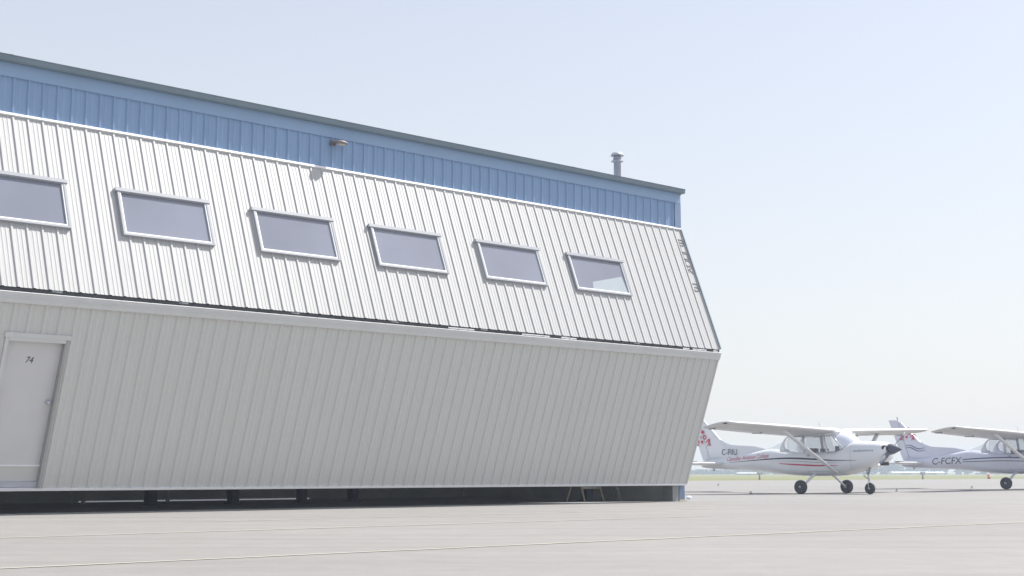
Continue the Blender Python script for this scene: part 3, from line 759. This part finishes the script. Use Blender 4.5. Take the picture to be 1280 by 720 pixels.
    # --- painted marks, laid on the skin
    def band(nm, mt, ctr, wd, sg, n=40):
        q = MB(); vs = []; x0, x1 = ctr[0][0], ctr[-1][0]
        for i in range(n+1):
            x = x0 + (x1-x0)*i/n; z, = interp(ctr, x); ww, = interp(wd, x)
            vs += [side(x, z-ww/2, sg, .0045), side(x, z, sg, .0045), side(x, z+ww/2, sg, .0045)]
        fs = []
        for i in range(n): b = 3*i; fs += [(b, b+3, b+4, b+1), (b+1, b+4, b+5, b+2)]
        q.add(vs, fs); q.obj(nm, mt, fus)
    def words(nm, txt, mt, size, x, z, slope, sg, parent, xs_=1., shear=0, yfn=None, bold=0):
        """x,z = start of the text on the right side (reads from tail to nose there)"""
        vs, fs = text_mesh(txt, size, shear, xs_, bold); L_ = max(v[0] for v in vs); q = MB(); pts = []
        for u, v in vs:
            xx = x - u if sg < 0 else x - L_ + u
            zz_ = z + v + slope*(u if sg < 0 else L_-u)
            pts.append((GX(xx), sg*yfn(xx, zz_), zz_) if yfn else side(xx, zz_, sg, .004))
        q.add(pts, fs); q.obj(nm, mt, parent)
    finy = lambda x, z: .052
    for sg in (-1, 1):
        if style == 1:
            band('black_stripe', M_['black'], [(1.25, 1.06), (2.2, 1.07), (2.9, 1.11), (3.8, 1.145), (4.6, 1.13), (5.4, 1.09), (6.6, 1.02)], [(1.25, .006), (2.0, .03), (3.2, .055), (4.2, .05), (5.4, .028), (6.6, .008)], sg)
            band('red_stripe', M_['red'], [(1.9, .90), (2.8, .905), (3.6, .94), (4.25, .975)], [(1.9, .012), (2.6, .045), (3.6, .045), (4.25, .02)], sg)
            band('grey_stripe', M_['grey'], [(1.75, .99), (2.6, 1.0), (3.6, 1.05), (4.8, 1.06)], [(1.75, .004), (2.6, .014), (3.6, .014), (4.8, .004)], sg)
            words('registration_letters', 'C-FIIU', M_['regink'], .29, 7.02, 1.285, .0, sg, fin, .88, 0, lambda x, z: .066, .0)
            words('college_lettering', 'Canadian Aviation College', M_['redtext'], .205, 6.72, 1.07, .055, sg, fus, .90, 0, None, .001)
            words('cowl_lettering', 'canadianaviation.ca', M_['greyink'], .10, 1.36, 1.33, .02, sg, fus, .9)
        else:
            band('navy_stripe', M_['navy'], [(1.0, 1.12), (2.2, 1.15), (3.3, 1.17), (4.2, 1.15), (5.08, 1.11)], [(1.0, .02), (2.2, .045), (3.3, .045), (5.35, .04)], sg)
            band('grey_stripe', M_['greyink'], [(1.0, .98), (2.2, 1.02), (3.3, 1.05), (4.2, 1.04), (5.08, 1.02)], [(1.0, .02), (2.2, .03), (3.3, .03), (5.35, .03)], sg)
            words('registration_letters', 'C-FCFX', M_['regink'], .36, 6.52, .925, .02, sg, fus, 1.12, .1, None, .002)
            # two wavy lines on the fin
            for dz in (0, -.09):
                q = MB(); pts = []
                for i in range(25):
                    x = 7.78 - i*.038; z = 1.62 + dz - .05*math.tanh((i-11)/4.5) + .03*math.sin(i/3.4)
                    pts.append((GX(x), sg*.058, z))
                q.tube(pts, [.004+.012*math.sin(math.pi*i/24) for i in range(25)], 4); q.obj('wavy_line', M_['navy'], fin)
        # crest: leaf over a ringed shield between two beasts
        zc = 1.83 if style == 1 else 2.10; xc = 7.86 if style == 1 else 7.65; sc = .86 if style == 1 else .8
        def fp(u, v): return (GX(xc - u*sc), sg*.060, zc + v*sc)
        q = MB()
        def poly(pts): q.add([fp(*p) for p in pts], [tuple(range(len(pts)))])
        leaf = [(0, .40), (.03, .345), (.08, .36), (.065, .31), (.10, .285), (.05, .25), (.01, .24), (.01, .20), (-.01, .20), (-.01, .24), (-.05, .25), (-.10, .285), (-.065, .31), (-.08, .36), (-.03, .345)]
        q.add([fp(0, .30)] + [fp(*p) for p in leaf], [(0, i, i % len(leaf)+1) for i in range(1, len(leaf)+1)])
        for cx, cz, ro, ri in ((.10, .09, .095, .055), (-.09, .10, .055, .035)):
            n = 14; vv = [fp(cx+ro*math.cos(2*math.pi*i/n), cz+ro*math.sin(2*math.pi*i/n)) for i in range(n)] + [fp(cx+ri*math.cos(2*math.pi*i/n), cz+ri*math.sin(2*math.pi*i/n)) for i in range(n)]
            q.add(vv, [(i, (i+1) % n, n+(i+1) % n, n+i) for i in range(n)])
        poly([(-.08, -.04), (.02, -.04), (.03, -.09), (-.03, -.20), (-.09, -.10)])
        for e in (-1, 1):
            for pp in ([(.24, .0), (.36, .04), (.38, -.03), (.30, -.07)], [(.30, -.07), (.38, -.03), (.36, -.13), (.29, -.16)], [(.29, -.16), (.36, -.13), (.42, -.26), (.36, -.26)], [(.22, -.02), (.26, -.05), (.22, -.14), (.17, -.12)], [(.29, -.16), (.31, -.18), (.26, -.26), (.21, -.26)]):
                poly([(e*a_, b) for a_, b in pp])
        q.obj('crest', M_['red'], fin)
    return pl
make_plane((P1.x, P1.y, gz(*P1)), -R(47.5), 'white high-wing propeller aircraft marked C-FIIU with black and red stripes, right beside the hangar', 1)
make_plane((P2.x, P2.y, 0), -R(47.3), 'pale lilac high-wing aircraft marked C-FCFX with navy stripes, behind the nose of the white one', 2)

# ------------------------------------------------------------------ apron details
for px, py, lab in ((898, 607.5, 'small tie-down block on the apron below the tail lettering of the nearer aircraft'),
                    (938.5, 616.2, 'small dark tie-down block left of the nearer aircraft main wheel'),
                    (1121, 613.3, 'small tie-down block on the apron just right of the nose wheel'),
                    (1215, 610.6, 'small tie-down block left of the main wheel of the farther aircraft')):
    p = at_ground(px, py, -.02)
    tb = empty('tie_down', (p.x, p.y, gz(p.x, p.y)), .5, label=lab, cat='tie-down', group='tie-down anchors on the apron')
    m = MB(); m.lathe([(.001, 0), (.06, 0), (.05, .03), (.02, .04), (.001, .04)], Matrix.Identity(4), 12); m.obj('anchor_base', M_['grey'], tb)
    m = MB(); m.tube([(.03*math.cos(t), 0, .055+.028*math.sin(t)) for t in [2*math.pi*i/14 for i in range(15)]], .010, 6); m.obj('ring', M_['dark'], tb)
mk = empty('marker_post', tuple(at_ground(1236.5, 598.3)), 0, label='orange-red marker post in the grass behind the farther aircraft', cat='marker post')
m = MB(); m.tube([(0, 0, -.15), (-.05, 0, .45)], .16, 10); m.obj('post', M_['orange'], mk)
m = MB(); m.tube([(-.02, 0, .2), (-.03, 0, .28)], .175, 10); m.obj('reflective_band', M_['farwhite'], mk)
for px, lab in ((949.5, 'thin grey sign post in the grass seen under the tail of the nearer aircraft'), (1153.5, 'thin grey sign post in the grass right of the nose wheel')):
    b = at_ground(px, 598.5)
    sp = empty('sign_post', tuple(b), 0, label=lab, cat='sign post', group='short sign posts in the grass')
    m = MB(); m.tube([(0, 0, -.15), (0, 0, .7)], .09, 8); m.obj('post', M_['grey'], sp)
    m = MB(); m.box(-.28, .28, -.06, -.03, .42, .72); m.obj('plate', M_['galv'], sp)

# ------------------------------------------------------------------ distance
def far_building(cx, cy, L_, W_, hh, rz, lab, roofc='farwhite'):
    b = empty('low_building', (cx, cy, -.12), rz, label=lab, cat='building', group='low white buildings across the airfield')
    m = MB(); m.box(-L_/2, L_/2, 0, W_, 0, hh*.62); m.obj('wall', M_['farwhite'], b)
    m = MB(); m.rings([[(x, -.5, hh*.62), (x, W_/2, hh), (x, W_+.5, hh*.62)] for x in (-L_/2-.5, L_/2+.5)], smooth=False); m.obj('roof', M_[roofc], b)
    for k in range(max(2, int(L_/9))):
        x = -L_/2 + (k+.5)*L_/max(2, int(L_/9)); m = MB(); m.box(x-2.4, x+2.4, -.06, -.02, 0, hh*.5); m.obj('door', M_['grey'], b)
far_building(199, 700, 25, 9, 1.5, 0, 'long low white roof across the grass seen between the two aircraft')
far_building(99, 600, 8, 6, 1.0, 0, 'small white low building across the grass under the nearer aircraft tail')
# treeline : uneven mass of leaf clumps, taller to the right
m = MB(); rr = random.Random(11)
def tree_h(x):
    px = 640 + F*x/760
    base = 2.4 + (px-865)/180*1.6 if px < 1060 else min(5.6, 4.1 + (px-1060)/40*1.5)
    return max(1.8, base)
x = -400
while x < 700:
    h_ = tree_h(x)*(1 + .10*math.sin(x*.11) + .06*math.sin(x*.37+1))
    y = 760 + rr.uniform(0, 30)
    for k in range(16):
        q = rr.random()**.6; rx, rz_ = rr.uniform(1.0, 2.4), rr.uniform(.5, 1.2)
        cx_ = x + rr.uniform(-2.5, 2.5); cz_ = max(.3, q*h_ - rz_*.5); cy_ = y + rr.uniform(-2.5, 2.5)
        nn = 6; a0 = rr.uniform(0, 6)
        vs = [(cx_ + rx*math.cos(a0+2*math.pi*j/nn)*rr.uniform(.7, 1.2), cy_ + rr.uniform(-1.5, 1.5), cz_ + rz_*math.sin(a0+2*math.pi*j/nn)*rr.uniform(.7, 1.2)) for j in range(nn)]
        m.add(vs + [(cx_, cy_-1.2, cz_), (cx_, cy_+1.2, cz_)], [(j, (j+1) % nn, nn) for j in range(nn)] + [((j+1) % nn, j, nn+1) for j in range(nn)])
    x += 2.4
tag(m.obj('distant_treeline', M_['tree']), kind='stuff', label='hazy distant treeline along the far side of the airfield', cat='trees')

# haze box
m = MB(); m.box(-450, 750, -60, 900, -1.2, 16)
hz = bpy.data.materials.new('haze'); hz.use_nodes = True; N = hz.node_tree.nodes; N.remove(N['Principled BSDF'])
pv = N.new('ShaderNodeVolumePrincipled'); pv.inputs['Color'].default_value = (.72, .82, 1.0, 1); pv.inputs['Density'].default_value = .0010; pv.inputs['Anisotropy'].default_value = .0
hz.node_tree.links.new(pv.outputs[0], N['Material Output'].inputs['Volume'])
tag(m.obj('haze', hz), kind='stuff')
scene.cycles.volume_bounces = 2 if hasattr(scene, 'cycles') else 0
